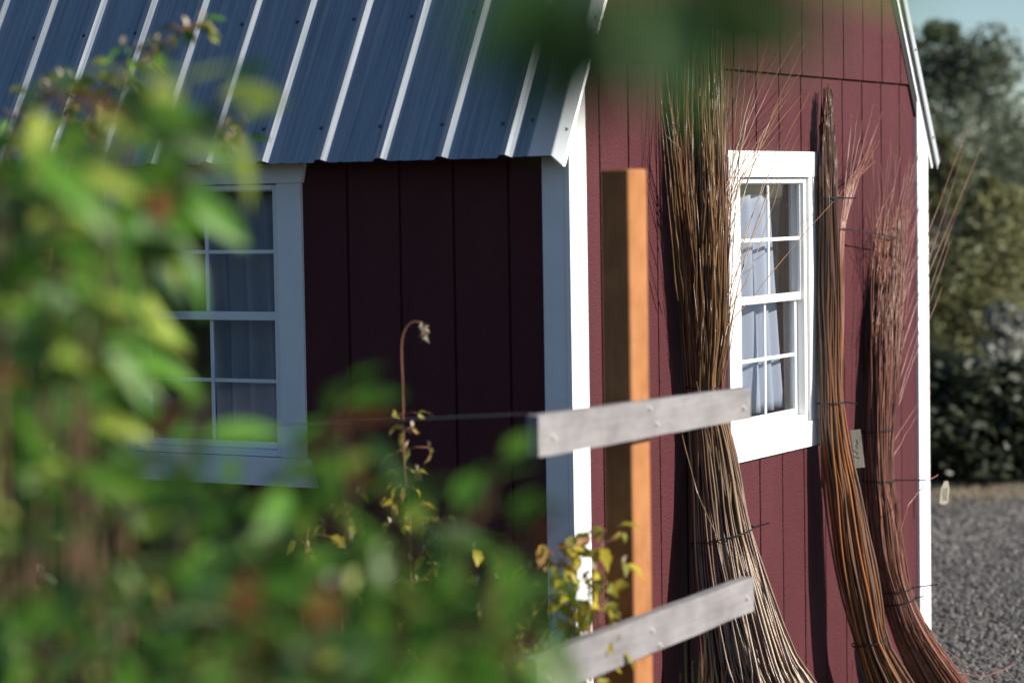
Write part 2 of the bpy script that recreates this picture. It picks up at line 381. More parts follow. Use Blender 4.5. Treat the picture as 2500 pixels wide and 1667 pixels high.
# rake flashing on both steep slopes, front gable
for side in (-1, 1):
    F = slope_fn(side, True)
    prof = [(.066, .007), (.060, .0085), (-.018, .0085), (-.021, .0065), (-.030, -.052), (-.0345, -.058), (-.031, -.0615)]
    b = MB(); k = len(prof)
    ts = [-.004, KS*.33, KS*.66, KS+.004]
    for t in ts: b.v += [F(t, y, h) for y, h in prof]
    b.f = [(i*k+j, i*k+j+1, (i+1)*k+j+1, (i+1)*k+j) for i in range(len(ts)-1) for j in range(k-1)]
    o = b.build('rake_flashing', M['flash'], roof); md = o.modifiers.new('thickness', 'SOLIDIFY'); md.thickness = .001; md.offset = 1
    # white rake board under it
    b = MB(); q = []
    for t in (.012, KS):
        for h in (-.030, -.082):
            for yy in (.004, -.0165): q.append(F(t, yy, h))
    b.add(q, [(0, 1, 3, 2), (4, 6, 7, 5), (0, 4, 5, 1), (2, 3, 7, 6), (0, 2, 6, 4), (1, 5, 7, 3)]); b.build('rake_board', M['white'], roof)
    if side > 0:  # black strip paints the overhang's shadow below the right rake board
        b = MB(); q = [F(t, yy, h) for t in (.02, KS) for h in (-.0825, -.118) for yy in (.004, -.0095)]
        b.add(q, [(0, 1, 3, 2), (4, 6, 7, 5), (0, 4, 5, 1), (2, 3, 7, 6), (0, 2, 6, 4), (1, 5, 7, 3)]); b.build('rake_shade_strip', M['deck'], roof)
    F2 = slope_fn(side, False); ln = (RX-KX)/math.cos(UP); b = MB(); q = []
    for t in (0.01, ln-.01):
        for h in (.004, -.08):
            for yy in (.004, -.02): q.append(F2(t, yy, h))
    b.add(q, [(0, 1, 3, 2), (4, 6, 7, 5), (0, 4, 5, 1), (2, 3, 7, 6), (0, 2, 6, 4), (1, 5, 7, 3)]); b.build('rake_board', M['white'], roof)
# screws: one shared hex head with its washer
def screw_mesh():
    b = MB()
    def ring(r, z, k=8): return [(r*math.cos(2*math.pi*j/k), r*math.sin(2*math.pi*j/k), z) for j in range(k)]
    v = ring(.0085, 0)+ring(.0075, .002)+ring(.0048, .002)+ring(.0045, .0065)
    f = [(i*8+j, i*8+(j+1) % 8, (i+1)*8+(j+1) % 8, (i+1)*8+j) for i in range(3) for j in range(8)]+[tuple(range(24, 32))]
    me = bpy.data.meshes.new('screw'); me.from_pydata(v, [], f); me.materials.append(M['screw']); return me
SM = screw_mesh(); NM = SM.copy(); NM.name = 'nail'; NM.materials[0] = M['nail']
def screw(p, n, parent=roof, name='screw', sc=1.0, me=None):
    o = bpy.data.objects.new(name, me or SM); col.objects.link(o); o.parent = parent; o.location = Vector(p)-WL[parent]
    o.rotation_euler = Vector(n).to_track_quat('Z', 'Y').to_euler(); o.scale = (sc,)*3; return o
F = slope_fn(-1, True); nrm = F(0, 0, 1)-F(0, 0, 0)
for k in range(-1, 13):
    for t in (.125, .545):
        y = R0+RS*k+.037+R.uniform(-.004, .004)
        screw(F(t+R.uniform(-.006, .006), y, .0012), nrm)
screw(F(.13, .085, .0012), nrm)
for t in (.11, .52, .93):
    screw(F(t, -.0268, -.027), (0, -1, -.05), sc=.75)
    screw(slope_fn(1, True)(t+.02, -.0268, -.027), (0, -1, -.05), sc=.75)

# windows
def window(mp, fl, o0, o1, label):
    w = empty('window', mp((o0+o1)/2, 0, WZ0), parent=shed); w['label'] = label
    f0, f1 = o0, o1
    z0, z1 = WZ0, WZ1
    MB().prism([(o0-.104, z1+.003), (o1+.113, z1+.003), (o1+.113+fl*.4, z1+.097), (o0-.104-fl, z1+.097)], -.003, T+.003, mp).build('window_header', M['whiteh'], w)
    wbox(mp, o0-.098, o0, -.003, T, z0, z1+.002, 'window_trim', M['white'], w)
    wbox(mp, o1, o1+.105, -.003, T, z0, z1+.002, 'window_trim', M['white'], w)
    MB().prism([(o0-.112-fl*1.3, z0-.096), (o1+.118+fl*.4, z0-.096), (o1+.118, z0-.001), (o0-.112, z0-.001)], -.003, T+.004, mp).build('window_sill', M['whiteh'], w)
    # fixed frame
    fr = .024
    for (a0, a1, c0, c1) in ((f0+.001, f0+fr, z0+.001, z1-.001), (f1-fr, f1-.001, z0+.001, z1-.001), (f0+fr+.0005, f1-fr-.0005, z1-.019, z1-.001), (f0+fr+.0005, f1-fr-.0005, z0+.001, z0+.022)):
        wbox(mp, a0, a1, -.062, .0015, c0, c1, 'frame', M['vinyl'], w, .002)
    zm = EYE-.381
    i0, i1 = f0+fr, f1-fr
    # upper sash (outer), lower sash (inner)
    def sash(n, za, zb, st, top, bot):
        wbox(mp, i0+.0008, i0+st, n-.016, n, za+.0008, zb-.0008, 'sash', M['vinyl'], w, .0015)
        wbox(mp, i1-st, i1-.0008, n-.016, n, za+.0008, zb-.0008, 'sash', M['vinyl'], w, .0015)
        wbox(mp, i0+st+.0004, i1-st-.0004, n-.016, n-.0004, zb-top, zb-.001, 'sash', M['vinyl'], w, .0015)
        wbox(mp, i0+st+.0004, i1-st-.0004, n-.016, n-.0004, za+.001, za+bot, 'sash', M['vinyl'], w, .0015)
        ca, cz = (i0+i1)/2, (za+bot+zb-top)/2
        wbox(mp, ca-.0065, ca+.0065, n-.0095, n-.003, za+bot+.0006, zb-top-.0006, 'muntin', M['vinyl'], w, .0012)
        wbox(mp, i0+st+.001, ca-.007, n-.009, n-.0035, cz-.0065, cz+.0065, 'muntin', M['vinyl'], w, .0012)
        wbox(mp, ca+.007, i1-st-.001, n-.009, n-.0035, cz-.0065, cz+.0065, 'muntin', M['vinyl'], w, .0012)
        # four panes
        for a0, a1 in ((i0+st+.0005, ca-.0002), (ca+.0002, i1-st-.0005)):
            for c0, c1 in ((za+bot+.0005, cz-.0002), (cz+.0002, zb-top-.0005)):
                obj('pane', [mp(a0, n-.0115, c0), mp(a1, n-.0115, c0), mp(a1, n-.0115, c1), mp(a0, n-.0115, c1)], [(0, 1, 2, 3)], M['glass'], w)
    sash(-.012, zm-.014, z1-.019, .006, .004, .030)
    sash(-.030, z0+.022, zm+.012, .022, .026, .024)
    # raw timber jambs behind the frame
    for (a0, a1, c0, c1) in ((o0-.002, o0+.016, z0+.02, z1-.02), (o1-.016, o1+.002, z0+.02, z1-.02)):
        wbox(mp, a0, a1, -.20, -.064, c0, c1, 'jamb', M['jamb'], w, .001)
    wbox(mp, o0-.002, o1+.002, -.20, -.064, z1-.018, z1+.001, 'jamb', M['jamb'], w, .001)
    wbox(mp, o0-.002, o1+.002, -.20, -.064, z0, z0+.018, 'jamb', M['jamb'], w, .001)
    return w
window(G, .004, *win_g, 'white sash window in the sunlit gable wall')
window(Wm, .02, *win_e, 'white sash window in the shaded eave wall')
def curtain(mp, a0, a1, b0, b1, n, folds, label, z0, z1, seed):
    rr = random.Random(seed); na, nz = 70, 24; v = []; f = []
    ph = rr.uniform(0, 6)
    for i in range(nz+1):
        t = i/nz; z = z1+(z0-z1)*t
        for j in range(na+1):
            s = j/na; a = (a0+(b0-a0)*t)*(1-s)+(a1+(b1-a1)*t)*s
            amp = .016*(.7+.5*t)
            nn = n+amp*math.sin(s*folds*2*math.pi+ph+.5*math.sin(t*2.2))+.006*math.sin(s*folds*5.1+ph*2+t*1.4)
            v.append(mp(a+.006*math.sin(t*3+s*9), nn, z))
    f = [(i*(na+1)+j, i*(na+1)+j+1, (i+1)*(na+1)+j+1, (i+1)*(na+1)+j) for i in range(nz) for j in range(na)]
    o = obj('curtain', v, f, M['curtain'], None, True); md = o.modifiers.new('thickness', 'SOLIDIFY'); md.thickness = .0012
    tag(o, label, 'curtain'); return o
curtain(G, 1.33, 1.74, 1.33, 1.84, -.092, 3.9, 'pale blue-white curtain hanging behind the sunlit gable window', WZ0+.05, WZ1-.06, 3)
curtain(Wm, 1.10, 1.50, 1.09, 1.46, -.110, 5.0, 'blue-grey curtain hanging at the right side of the shaded eave window', WZ0+.04, WZ1-.03, 5)
b = MB(); b.tube([Wm(1.372, -.080+.002*math.sin(i), WZ0+.05+i*.084) for i in range(11)], .005, 6)
o = b.build('blue_cord', M['rodblue'], None, True); tag(o, 'thin blue cord hanging beside the curtain in the shaded eave window', 'cord')

# ------------------------------------------------------------------ trellis post with two cross arms and its wires
pe = at(1534.7, 413, 6.6)            # front vertical edge of the post at its top
pw, pd = .104, .084
px0, py0 = pe.x, pe.y
ptop = pe.z
post = empty('trellis_post', (px0+pw/2, py0+pd/2, 0), 'orange-brown square timber trellis post with two grey cross boards', 'post')
MB().box((px0, py0, -.15), (px0+pw, py0+pd, ptop), .004).build('post', M['post'], post)
ARMS = []
for (uL, vT, uR, hL, hR, nm) in ((1314, 1014, 1832, .102, .088, 1), (1306, 1607, 1840, .105, .097, 2)):
    yf = py0-.034
    p0 = at_y(uL, vT, yf); p1 = at_y(uR, 945 if nm == 1 else 1407, yf)
    z0, z1 = p0.z, p1.z
    b = MB(); ns = 14; rr = random.Random(nm)
    for i in range(ns+1):
        t = i/ns; x = p0.x+(p1.x-p0.x)*t; zt = z0+(z1-z0)*t; h = hL+(hR-hL)*t
        w1, w2 = rr.uniform(-.0012, .0012), rr.uniform(-.0012, .0012)
        b.v += [Vector((x, yf, zt+w1)), Vector((x, yf+.033, zt+w1)), Vector((x, yf+.033, zt-h+w2)), Vector((x, yf, zt-h+w2))]
    b.f = [(i*4+j, i*4+(j+1) % 4, (i+1)*4+(j+1) % 4, (i+1)*4+j) for i in range(ns) for j in range(4)]+[(0, 3, 2, 1), (ns*4, ns*4+1, ns*4+2, ns*4+3)]
    arm = b.build('cross_arm', M['arm'], post); arm['label'] = 'upper weathered grey cross board' if nm == 1 else 'lower weathered grey cross board'
    for (x, z) in ((p0.x+.07, z0-.06), (p1.x-.05, z1-.055), (px0+pw*.3, z0-.03), (px0+pw*.7, z0-.075)):
        screw((x, yf-.0005, z), (0, -1, 0), arm, 'nail', 1.0, NM)
    ARMS.append((p0, p1, yf))
WL[arm] = WL[arm]
def wire(p, q, sag, label):
    b = MB(); n = 16
    b.tube([p.lerp(q, i/n)-Vector((0, 0, 4*sag*(i/n)*(1-i/n))) for i in range(n+1)], .0016, 5)
    o = b.build('trellis_wire', M['wire']); tag(o, label, 'wire', 'trellis wires')
p0, p1, yf = ARMS[0]
wire(Vector((p0.x+.03, yf+.034, p0.z+.001)), Vector((p0.x-.55, yf+4.2, p0.z-.10)), .04, 'thin wire strung leftward from the left end of upper cross board')
p0b, p1b, yfb = ARMS[1]
wire(Vector((p0b.x+.03, yfb+.034, p0b.z+.001)), Vector((p0b.x-.45, yfb+4.2, p0b.z-.06)), .04, 'thin wire strung leftward from the left end of lower cross board')

# ------------------------------------------------------------------ willow bundles
def interp(way, t):
    i = min(int(t), len(way)-2); f = t-i
    i0, i3 = max(i-1, 0), min(i+2, len(way)-1)
    def cr(a, b, c, d): return .5*((2*b)+(c-a)*f+(2*a-5*b+4*c-d)*f*f+(3*b-a-3*c+d)*f**3)
    P = [way[i0], way[i], way[i+1], way[i3]]
    c = Vector([cr(*(p[0][k] for p in P)) for k in range(3)]); return c, max(.004, cr(*(p[1] for p in P)))
def waypoints(rows):
    w = []
    for v, uL, uR, s in rows:
        c = at_y((uL+uR)/2, v, -s); w.append((c, (uR-uL)/2*depth(c)/FPX))
    (c0, r0), (c1, r1) = w[0], w[1]
    k = (c0.z-.012)/(c1.z-c0.z); g = c0+(c0-c1)*k; g.z = .012
    return [(g, r0+(r0-r1)*k*.6)]+w
def rod_pts(way, rr, t0, t1, rho, th, n=18, flare=0.0, wob=.12):
    wob = wob*1.6; pts = []; tw = rr.gauss(0, .5); a, b_ = rr.uniform(0, 6), rr.uniform(0, 6); jx, jy = rr.gauss(0, 1), rr.gauss(0, 1)
    fr = rr.random()
    for i in range(n+1):
        t = t0+(t1-t0)*i/n; c, rad = interp(way, min(t, len(way)-1.001))
        if t > len(way)-1.001: c = c+(way[-1][0]-way[-2][0])*(t-(len(way)-1))
        f = i/n
        r = rad*(rho+wob*min(1, .25+1.6*f)*math.sin(a+f*5)*.6); ry = r*min(1, max(.2, (-c.y-.006)/max(rad, 1e-4)))
        ang = th+tw*f+.15*min(1, f*1.8)*math.sin(b_+f*6)+.05*f*math.sin(a*3+f*23)
        p = c+Vector((r*math.cos(ang), ry*math.sin(ang), 0))
        k = max(0, f-.62)/.38
        p += Vector((jx*flare*k*k, -abs(jy)*flare*.35*k*k, 0))
        p += Vector((.0034*math.sin(b_*5+f*(24+9*fr)), .003*math.sin(a*7+f*27), 0))*(.05+f*1.3)
        if p.y > -.004: p.y = -.004-.004*fr
        pts.append(p)
    return pts
def rod_radii(n, r0, r1, rr):
    out = []
    for i in range(n+1):
        f = i/n; out.append((r0+(r1-r0)*f)*(1+(.35*rr.random() if rr.random() < .3 else 0)))
    return out
def bundle(name_label, rows, n, mats, seed, r0=.0056, r1=.0015, flare=.02, tops=(0.7, 1.0), nfill=120, ties=(), group='willow bundles leaning on the gable'):
    way = waypoints(rows); rr = random.Random(seed)
    e = empty('willow_bundle', way[0][0]*1.0, name_label, 'willow bundle', group)
    T1 = len(way)-1
    for i in range(n):
        rho = math.sqrt(rr.uniform(.14, 1.0))*rr.uniform(.9, 1.03); th = rr.uniform(0, 2*math.pi)
        if rr.random() < .65: th = rr.uniform(math.pi*.75, math.pi*2.05)      # more on the seen side
        if rr.random() < .5: th = round(th/.42)*.42+rr.gauss(0, .08)          # rods lie together in locks
        t1 = T1*rr.uniform(*tops)
        k = 24; pts = rod_pts(way, rr, 0, t1, rho, th, k, flare)
        s = rr.uniform(.7, 1.25)
        mm = mats[0] if rr.random() < .72 or len(mats) == 1 else mats[1]
        b = MB(); b.tube(pts, rod_radii(k, r0*s, r1*s, rr), 5); b.build('rod', M[mm], e, True)
    b = MB()
    for i in range(nfill):
        rho = math.sqrt(rr.uniform(0, .62)); th = rr.uniform(0, 6.3); k = 12
        b.tube(rod_pts(way, rr, 0, T1*rr.uniform(tops[0]*.9, tops[1]*.97), rho, th, k, flare*.6), rod_radii(k, r0, r1, rr), 4)
    o = b.build('inner_rods', M[mats[0]], e, True); o['kind'] = 'stuff'
    for tt in ties: tie(e, way, *tt)
    return e, way
def t_of_v(way, rows, v):
    vs = [r[0] for r in rows]
    for i in range(len(vs)-1):
        if vs[i] >= v >= vs[i+1]: return 1+i+(vs[i]-v)/(vs[i]-vs[i+1])
    return 1
def tie(e, way, t, tilt, tail, w=.0055, pad=1.03):
    c, rad = interp(way, t); rad = rad*pad+.003; k = 28; v = []
    for j in range(k):
        a = 2*math.pi*j/k
        for rr_, dz in ((rad, -w/2), (rad+.0016, -w/2), (rad+.0016, w/2), (rad, w/2)):
            p = c+Vector((rr_*math.cos(a), rr_*min(1, (-c.y+.003)/rad)*math.sin(a), dz))
            if p.y > -.003: p.y = -.003
            d = (p-c).dot(Vector((RGT.x, RGT.y, 0))); p.z += d*tilt; v.append(p)
    f = [(j*4+i, j*4+(i+1) % 4, ((j+1) % k)*4+(i+1) % 4, ((j+1) % k)*4+i) for j in range(k) for i in range(4)]
    o = obj('cable_tie', v, f, M['tie'], e)
    if tail:
        ang, (du, dv), ln = tail          # where on the ring, direction on the picture plane, length
        hp = c+Vector((rad*math.cos(ang), rad*math.sin(ang), 0)); hp.z += (hp-c).dot(Vector((RGT.x, RGT.y, 0)))*tilt
        d = (RGT*du+UPV*dv).normalized(); n = -FWD; q = []
        up = d.cross(n).normalized()
        hp = hp-Vector((FWD.x, FWD.y, 0))*.006
        b = MB()
        for t_ in (-.008, ln):
            for aa, nn in ((-.0025, 0), (.0025, 0), (.0025, .0014), (-.0025, .0014)): b.v.append(hp+d*t_+up*aa+n*nn)
        b.f = [(0, 1, 5, 4), (1, 2, 6, 5), (2, 3, 7, 6), (3, 0, 4, 7), (0, 3, 2, 1), (4, 5, 6, 7)]
        b.build('tail', M['tie'], o)
        b = MB(); b.box(hp+Vector((-.005, -.005, -.005)), hp+Vector((.005, .005, .005)), .001); b.build('tie_lock', M['tie'], o)
RANG = math.atan2(RGT.y, RGT.x)                    # the ring point furthest right as seen
rows1 = [(1667, 1702, 1992, 0.25), (1600, 1704, 1945, 0.225), (1450, 1692, 1885, 0.17), (1300, 1687, 1835, 0.125), (1180, 1684, 1808, 0.1), (1060, 1683, 1783, 0.085), (945, 1676, 1757, 0.075),
         (800, 1664, 1772, 0.082), (600, 1650, 1779, 0.09), (430, 1641, 1780, 0.09), (250, 1636, 1778, 0.085), (70, 1640, 1770, 0.075)]
b1, way1 = bundle('tall olive-brown willow rod bundle nearest the shed corner, left of the gable window', rows1, 300, ['rod1', 'rod1b'], 11, r0=.0047, r1=.0017, flare=.03, tops=(.66, 1.05), nfill=260)
for v, tl, tail in ((945, -.02, None), (1305, .22, (RANG, (1, .28), .055))):
    tie(b1, way1, t_of_v(way1, rows1, v), tl, tail)
rows2 = [(1667, 2108, 2228, 0.22), (1565, 2083, 2166, 0.185), (1450, 2050, 2147, 0.155), (1330, 2027, 2123, 0.125), (1200, 2012, 2099, 0.1), (1107, 2006, 2076, 0.085), (980, 2000, 2058, 0.07),
         (850, 1999, 2050, 0.06), (700, 1997, 2052, 0.055), (483, 1996, 2042, 0.05), (330, 1998, 2034, .045), (238, 2006, 2027, .04)]
b2, way2 = bundle('slim orange-brown willow rod bundle standing right beside the gable window', rows2, 150, ['rod2', 'rod2b'], 23, r0=.0052, r1=.0022, flare=.012, tops=(.84, 1.03), nfill=60)
for v, tl, tail in ((1565, .22, None), (983, .05, (RANG, (1, -.14), .05)), (483, -.04, (RANG, (1, -.01), .07))):
    tie(b2, way2, t_of_v(way2, rows2, v), tl, tail)
rows3 = [(1667, 2225, 2368, 0.24), (1550, 2178, 2276, 0.19), (1445, 2150, 2226, 0.14), (1350, 2124, 2206, 0.11), (1250, 2112, 2194, 0.09), (1172, 2108, 2181, 0.078), (1050, 2106, 2180, 0.068),
         (900, 2104, 2198, 0.065), (800, 2108, 2206, 0.06), (700, 2118, 2216, 0.055), (600, 2128, 2222, 0.05), (500, 2136, 2230, 0.045)]
b3, way3 = bundle('reddish bushy willow rod bundle at the right end of the gable', rows3, 290, ['rod3', 'rod1b'], 37, r0=.0036, r1=.0014, flare=.03, tops=(.74, 1.0), nfill=160)
for v, tl, tail in ((1468, .2, (RANG, (1, .2), .03)), (1440, .14, (RANG, (1, .14), .10)), (1172, 0, (RANG, (1, 0), .125)), (1050, .1, None)):
    tie(b3, way3, t_of_v(way3, rows3, v), tl, tail)
# dark upper rods of the slim bundle end early; loose red twigs rise beside it
def twig(parent, pix, r0, r1, mm, name='twig'):
    pts = [at_y(u, v, -s) for u, v, s in pix]; P = []
    for i in range(len(pts)-1):
        for j in range(4): P.append(pts[i].lerp(pts[i+1], j/4))
    P.append(pts[-1]); n = len(P); rr = R
    for i in range(1, n-1): P[i] = P[i]+Vector((R.gauss(0, .0015), R.gauss(0, .0015), 0))
    b = MB(); b.tube(P, [(r0+(r1-r0)*i/(n-1))*(1.5 if i % 3 == 1 else 1) for i in range(n)], 5); b.build(name, M[mm], parent, True)
for i in range(26):                                     # fan of thin twigs on the tall bundle's right
    u0 = R.uniform(1735, 1775); v0 = R.uniform(560, 930); k = R.random()**1.3
    ue = 1775+k*215+R.uniform(-12, 12); ve = R.uniform(20, 330)+(1-k)*30
    twig(b1, [(u0, v0, .10), (u0+(ue-u0)*.28, v0+(ve-v0)*.4, .09), (u0+(ue-u0)*.62, v0+(ve-v0)*.72, .10), (ue, ve, .05)], .0017, .0008, 'rod1')
twig(b1, [(1745, 830, .10), (1800, 770, .10), (1930, 610, .09), (2110, 405, .07)], .0017, .0008, 'rod1')
twig(b1, [(1755, 800, .10), (1820, 690, .095), (1870, 560, .10), (1912, 415, .07)], .002, .0008, 'rod1')
twig(b1, [(1760, 770, .10), (1800, 660, .095), (1850, 540, .10), (1882, 440, .07)], .002, .0008, 'rod1')
for i in range(10):
    u0 = R.uniform(1655, 1680); v0 = R.uniform(500, 760)
    twig(b1, [(u0, v0, .07), (u0-18, v0-170, .10), (u0-R.uniform(25, 60), R.uniform(130, 330), .06)], .002, .0008, 'rod1')
twig(b1, [(1665, 1060, .10), (1700, 1200, .22), (1760, 1330, .27), (1790, 1480, .3)], .0013, .0013, 'rod1')
for i in range(16):                                     # red twigs rising right of the slim bundle
    ue = R.uniform(2078, 2165); ve = R.uniform(195, 430)
    twig(b2, [(2056+R.uniform(-6, 6), 900+R.uniform(-60, 60), .085), (2054+R.uniform(-6, 7), 570, .075), (2054+(ue-2054)*.4+R.uniform(-3, 3), 440, .065), (ue, ve, .045)], .0026, .0009, 'rod3')
twig(b2, [(2057, 557, .085), (2120, 568, .088), (2190, 581, .09)], .0025, .002, 'tie', 'cable_tie_tail')
for i in range(55):                                     # feathery top of the red bundle
    k = R.random(); u0 = R.uniform(2125, 2205); v0 = R.uniform(560, 1000)
    ue = 2110+k*185+R.uniform(-15, 15); ve = R.uniform(300, 560)+abs(k-.55)*90
    twig(b3, [(u0, v0, .075), (u0+(ue-u0)*.35, v0+(ve-v0)*.45, .07), (ue, ve, .07)], .0017, .0007, 'rod3')
for (u0, v0, u1, v1) in ((2190, 780, 2378, 275), (2195, 860, 2395, 360), (2190, 900, 2350, 375), (2185, 1000, 2320, 590), (2180, 1080, 2272, 940), (2178, 1120, 2240, 1010), (2185, 1010, 2300, 700), (2188, 950, 2335, 520)):
    twig(b3, [(u0, v0, .09), (u0+(u1-u0)*.4, v0+(v1-v0)*.42, .10), (u1, v1, .10)], .0016, .0008, 'rod3')
# stray curls near the foot of the red bundle
twig(b3, [(2195, 1310, .20), (2218, 1230, .22), (2260, 1178, .24), (2290, 1158, .25)], .002, .0015, 'rod3')
twig(b3, [(2260, 1520, .28), (2290, 1570, .33), (2340, 1610, .40), (2380, 1648, .44)], .002, .0014, 'rod3')
twig(b3, [(2330, 1640, .36), (2400, 1652, .42), (2450, 1635, .46), (2475, 1618, .48)], .003, .002, 'rod3')
twig(b3, [(2295, 1425, .25), (2325, 1445, .27), (2335, 1490, .27)], .0012, .0012, 'tie', 'loose_tie_end')
# tags hanging on the red bundle
def hang_tag(u, v, s, w, h, material, label, rnd, ink):
    p = at_y(u, v, -s); sx = Vector((RGT.x, RGT.y, 0)).normalized(); up = Vector((0, 0, 1)); n = Vector((-FWD.x, -FWD.y, 0)).normalized()
    poly = []
    if rnd:
        for i in range(9): a = math.pi*i/8; poly.append((math.cos(a)*w/2, -h+w/2-math.sin(a)*w/2*.6))
        poly += [(-w/2, -.3*h), (-w*.22, 0), (w*.22, 0), (w/2, -.3*h)]
    else: poly = [(-w/2, 0), (w*.44, .004), (w/2+.006, -h), (-w/2+.012, -h*1.02)]
    tilt = .12 if rnd else -.05
    q = lambda a, z, d: p+sx*(a-z*tilt*-1)+up*z+n*d
    k = len(poly); b = MB(); b.add([q(a, z, 0) for a, z in poly]+[q(a, z, .0012) for a, z in poly], [tuple(range(k))[::-1], tuple(range(k, 2*k))]+[(i, (i+1) % k, k+(i+1) % k, k+i) for i in range(k)])
    o = b.build('plant_tag', material); tag(o, label, 'tag')
    b = MB(); rr = random.Random(5)
    for l in range(ink):
        pts = [q((-.002+l*.010 if rnd else (rr.random()-.5)*w*.5)+rr.gauss(0, .0025), -h*(.25+.5*i/9), .0022) for i in range(10)]
        b.tube(pts, .0007, 4)
    b.build('handwriting', M['ink'], o)
hang_tag(2310, 1174, .13, .036, .105, M['tagc'], 'cream rounded paper tag dangling by the white corner board', True, 2)
hang_tag(2089, 1050, .13, .042, .142, M['tagg'], 'dull grey rectangular tag between the orange and red bundles', False, 1)

# ------------------------------------------------------------------ leaves
def leaf_mesh(name, material, wid=.42, curl=.35, fold=.25, n=6, seed=0, lobes=0):
    rr = random.Random(seed); v = []; f = []
    for i in range(n+1):
        t = i/n; w = wid*.5*math.sin(math.pi*min(1, .04+t*.96))**.75*(1-.35*t)
        if lobes: w *= 1+.22*math.sin(t*lobes*math.pi*2)
        y = t; z = -curl*t*t+rr.uniform(-.015, .015)
        v += [(-w, y, z+fold*w), (0, y, z), (w, y, z+fold*w)]
    f = [(i*3+j, i*3+j+1, (i+1)*3+j+1, (i+1)*3+j) for i in range(n) for j in range(2)]
    # short stalk
    b = MB(); b.add(v, f); b.tube([(0, -.14, .02), (0, .03, .0)], .011, 3, False)
    me = bpy.data.meshes.new(name); me.from_pydata(b.v, [], b.f); me.materials.append(material)
    me.polygons.foreach_set('use_smooth', [True]*len(me.polygons)); return me
LM = {}
for mk in ('leaf_g', 'leaf_d', 'leaf_y', 'leaf_r', 'leaf_p'):
    LM[mk] = [leaf_mesh('leaf', M[mk], w, c, fo, 6, s) for s, (w, c, fo) in enumerate(((.44, .35, .3), (.5, .15, .45), (.38, .6, .2)))]
for mk in ('cane_y', 'cane_g', 'cane_o', 'dried'):
    LM[mk] = [leaf_mesh('leaf', M[mk], w, c, fo, 5, s+9, 2) for s, (w, c, fo) in enumerate(((.7, .5, .4), (.62, .9, .2), (.8, .2, .6)))]
def basis(d, up):
    y = d.normalized(); x = y.cross(up)
    if x.length < 1e-3: x = y.cross(Vector((1, 0, 0)))
    x.normalize(); z = x.cross(y); return Matrix((x, y, z)).transposed()
def leaf(parent, p, d, size, mk, rr, roll=None, name='leaf', face=None):
    o = bpy.data.objects.new(name, rr.choice(LM[mk])); col.objects.link(o); o.parent = parent
    mt = basis(d, face or Vector((rr.gauss(0, .5), rr.gauss(0, .5), 1))) @ Matrix.Rotation(roll if roll is not None else rr.gauss(0, .5), 3, 'Y')
    o.rotation_euler = mt.to_euler(); d = d.normalized()
    o.location = p+d*(.14*size)-WL[parent]; o.scale = (size,)*3; return o
def pick(rr, w):
    k = rr.random()*sum(x for _, x in w)
    for n_, x in w:
        k -= x
        if k <= 0: return n_
    return w[-1][0]
def curve_pts(ctrl, n):
    way = [(Vector(c), .01) for c in ctrl]
    return [interp(way, min((len(ctrl)-1)*i/n, len(ctrl)-1.0001))[0] for i in range(n+1)]

def shrub(name, label, group, stems, cols, seed, size, step, sr=.006, cat='shrub', cap=300, leaf_from_v=1760):
    """stems: list of control polylines [(u, v, depth), ...] from low to tip; each continues down to the ground"""
    rr = random.Random(seed)
    first = at(*stems[0][0]); root = Vector((first.x, first.y, 0))
    cx = sum((at(*s[0]) for s in stems), Vector())/len(stems); root = Vector((cx.x, cx.y, 0))
    e = empty(name, root, label, cat, group); cnt = 0; over = MB()
    for s in stems:
        pts = [at(*q) for q in s]; low_ = pts[0]
        foot = Vector((root.x+(low_.x-root.x)*.45+rr.gauss(0, .03), root.y+(low_.y-root.y)*.45+rr.gauss(0, .03), 0))
        ctrl = [foot, foot.lerp(low_, .55)+Vector((rr.gauss(0, .02), rr.gauss(0, .02), 0))]+pts
        P = curve_pts(ctrl, 30); b = MB(); b.tube(P, [sr*(1-.8*i/30)+.0008 for i in range(31)], 5)
        b.build('stem', M['stem'] if cat == 'shrub' else M['cane'], e, True)
        # leaves along the visible length
        vis = curve_pts(pts, 24); Ls = [0]
        for a, c in zip(vis, vis[1:]): Ls.append(Ls[-1]+(c-a).length)
        dist = 0.0; side = rr.random()*6
        while dist < Ls[-1]:
            i = max(j for j in range(len(Ls)) if Ls[j] <= dist); i = min(i, 23)
            p = vis[i].lerp(vis[i+1], (dist-Ls[i])/max(1e-6, Ls[i+1]-Ls[i])); side += 2.4
            ax = (vis[i+1]-vis[i]).normalized()
            d = Vector((math.cos(side), math.sin(side), rr.uniform(-1.3, .15)))+ax*.35
            sz = size*rr.uniform(.65, 1.25)
            if cnt < cap: leaf(e, p, d, sz, pick(rr, cols), rr); cnt += 1
            dist += step*rr.uniform(.6, 1.4)
        leaf(e, vis[-1], (vis[-1]-vis[-2]).normalized()+Vector((0, 0, -.3)), size*.8, pick(rr, cols), rr)
    return e, cnt

green = [('leaf_g', 5), ('leaf_y', 2.2), ('leaf_d', 3), ('leaf_p', 1.2), ('leaf_r', .5)]
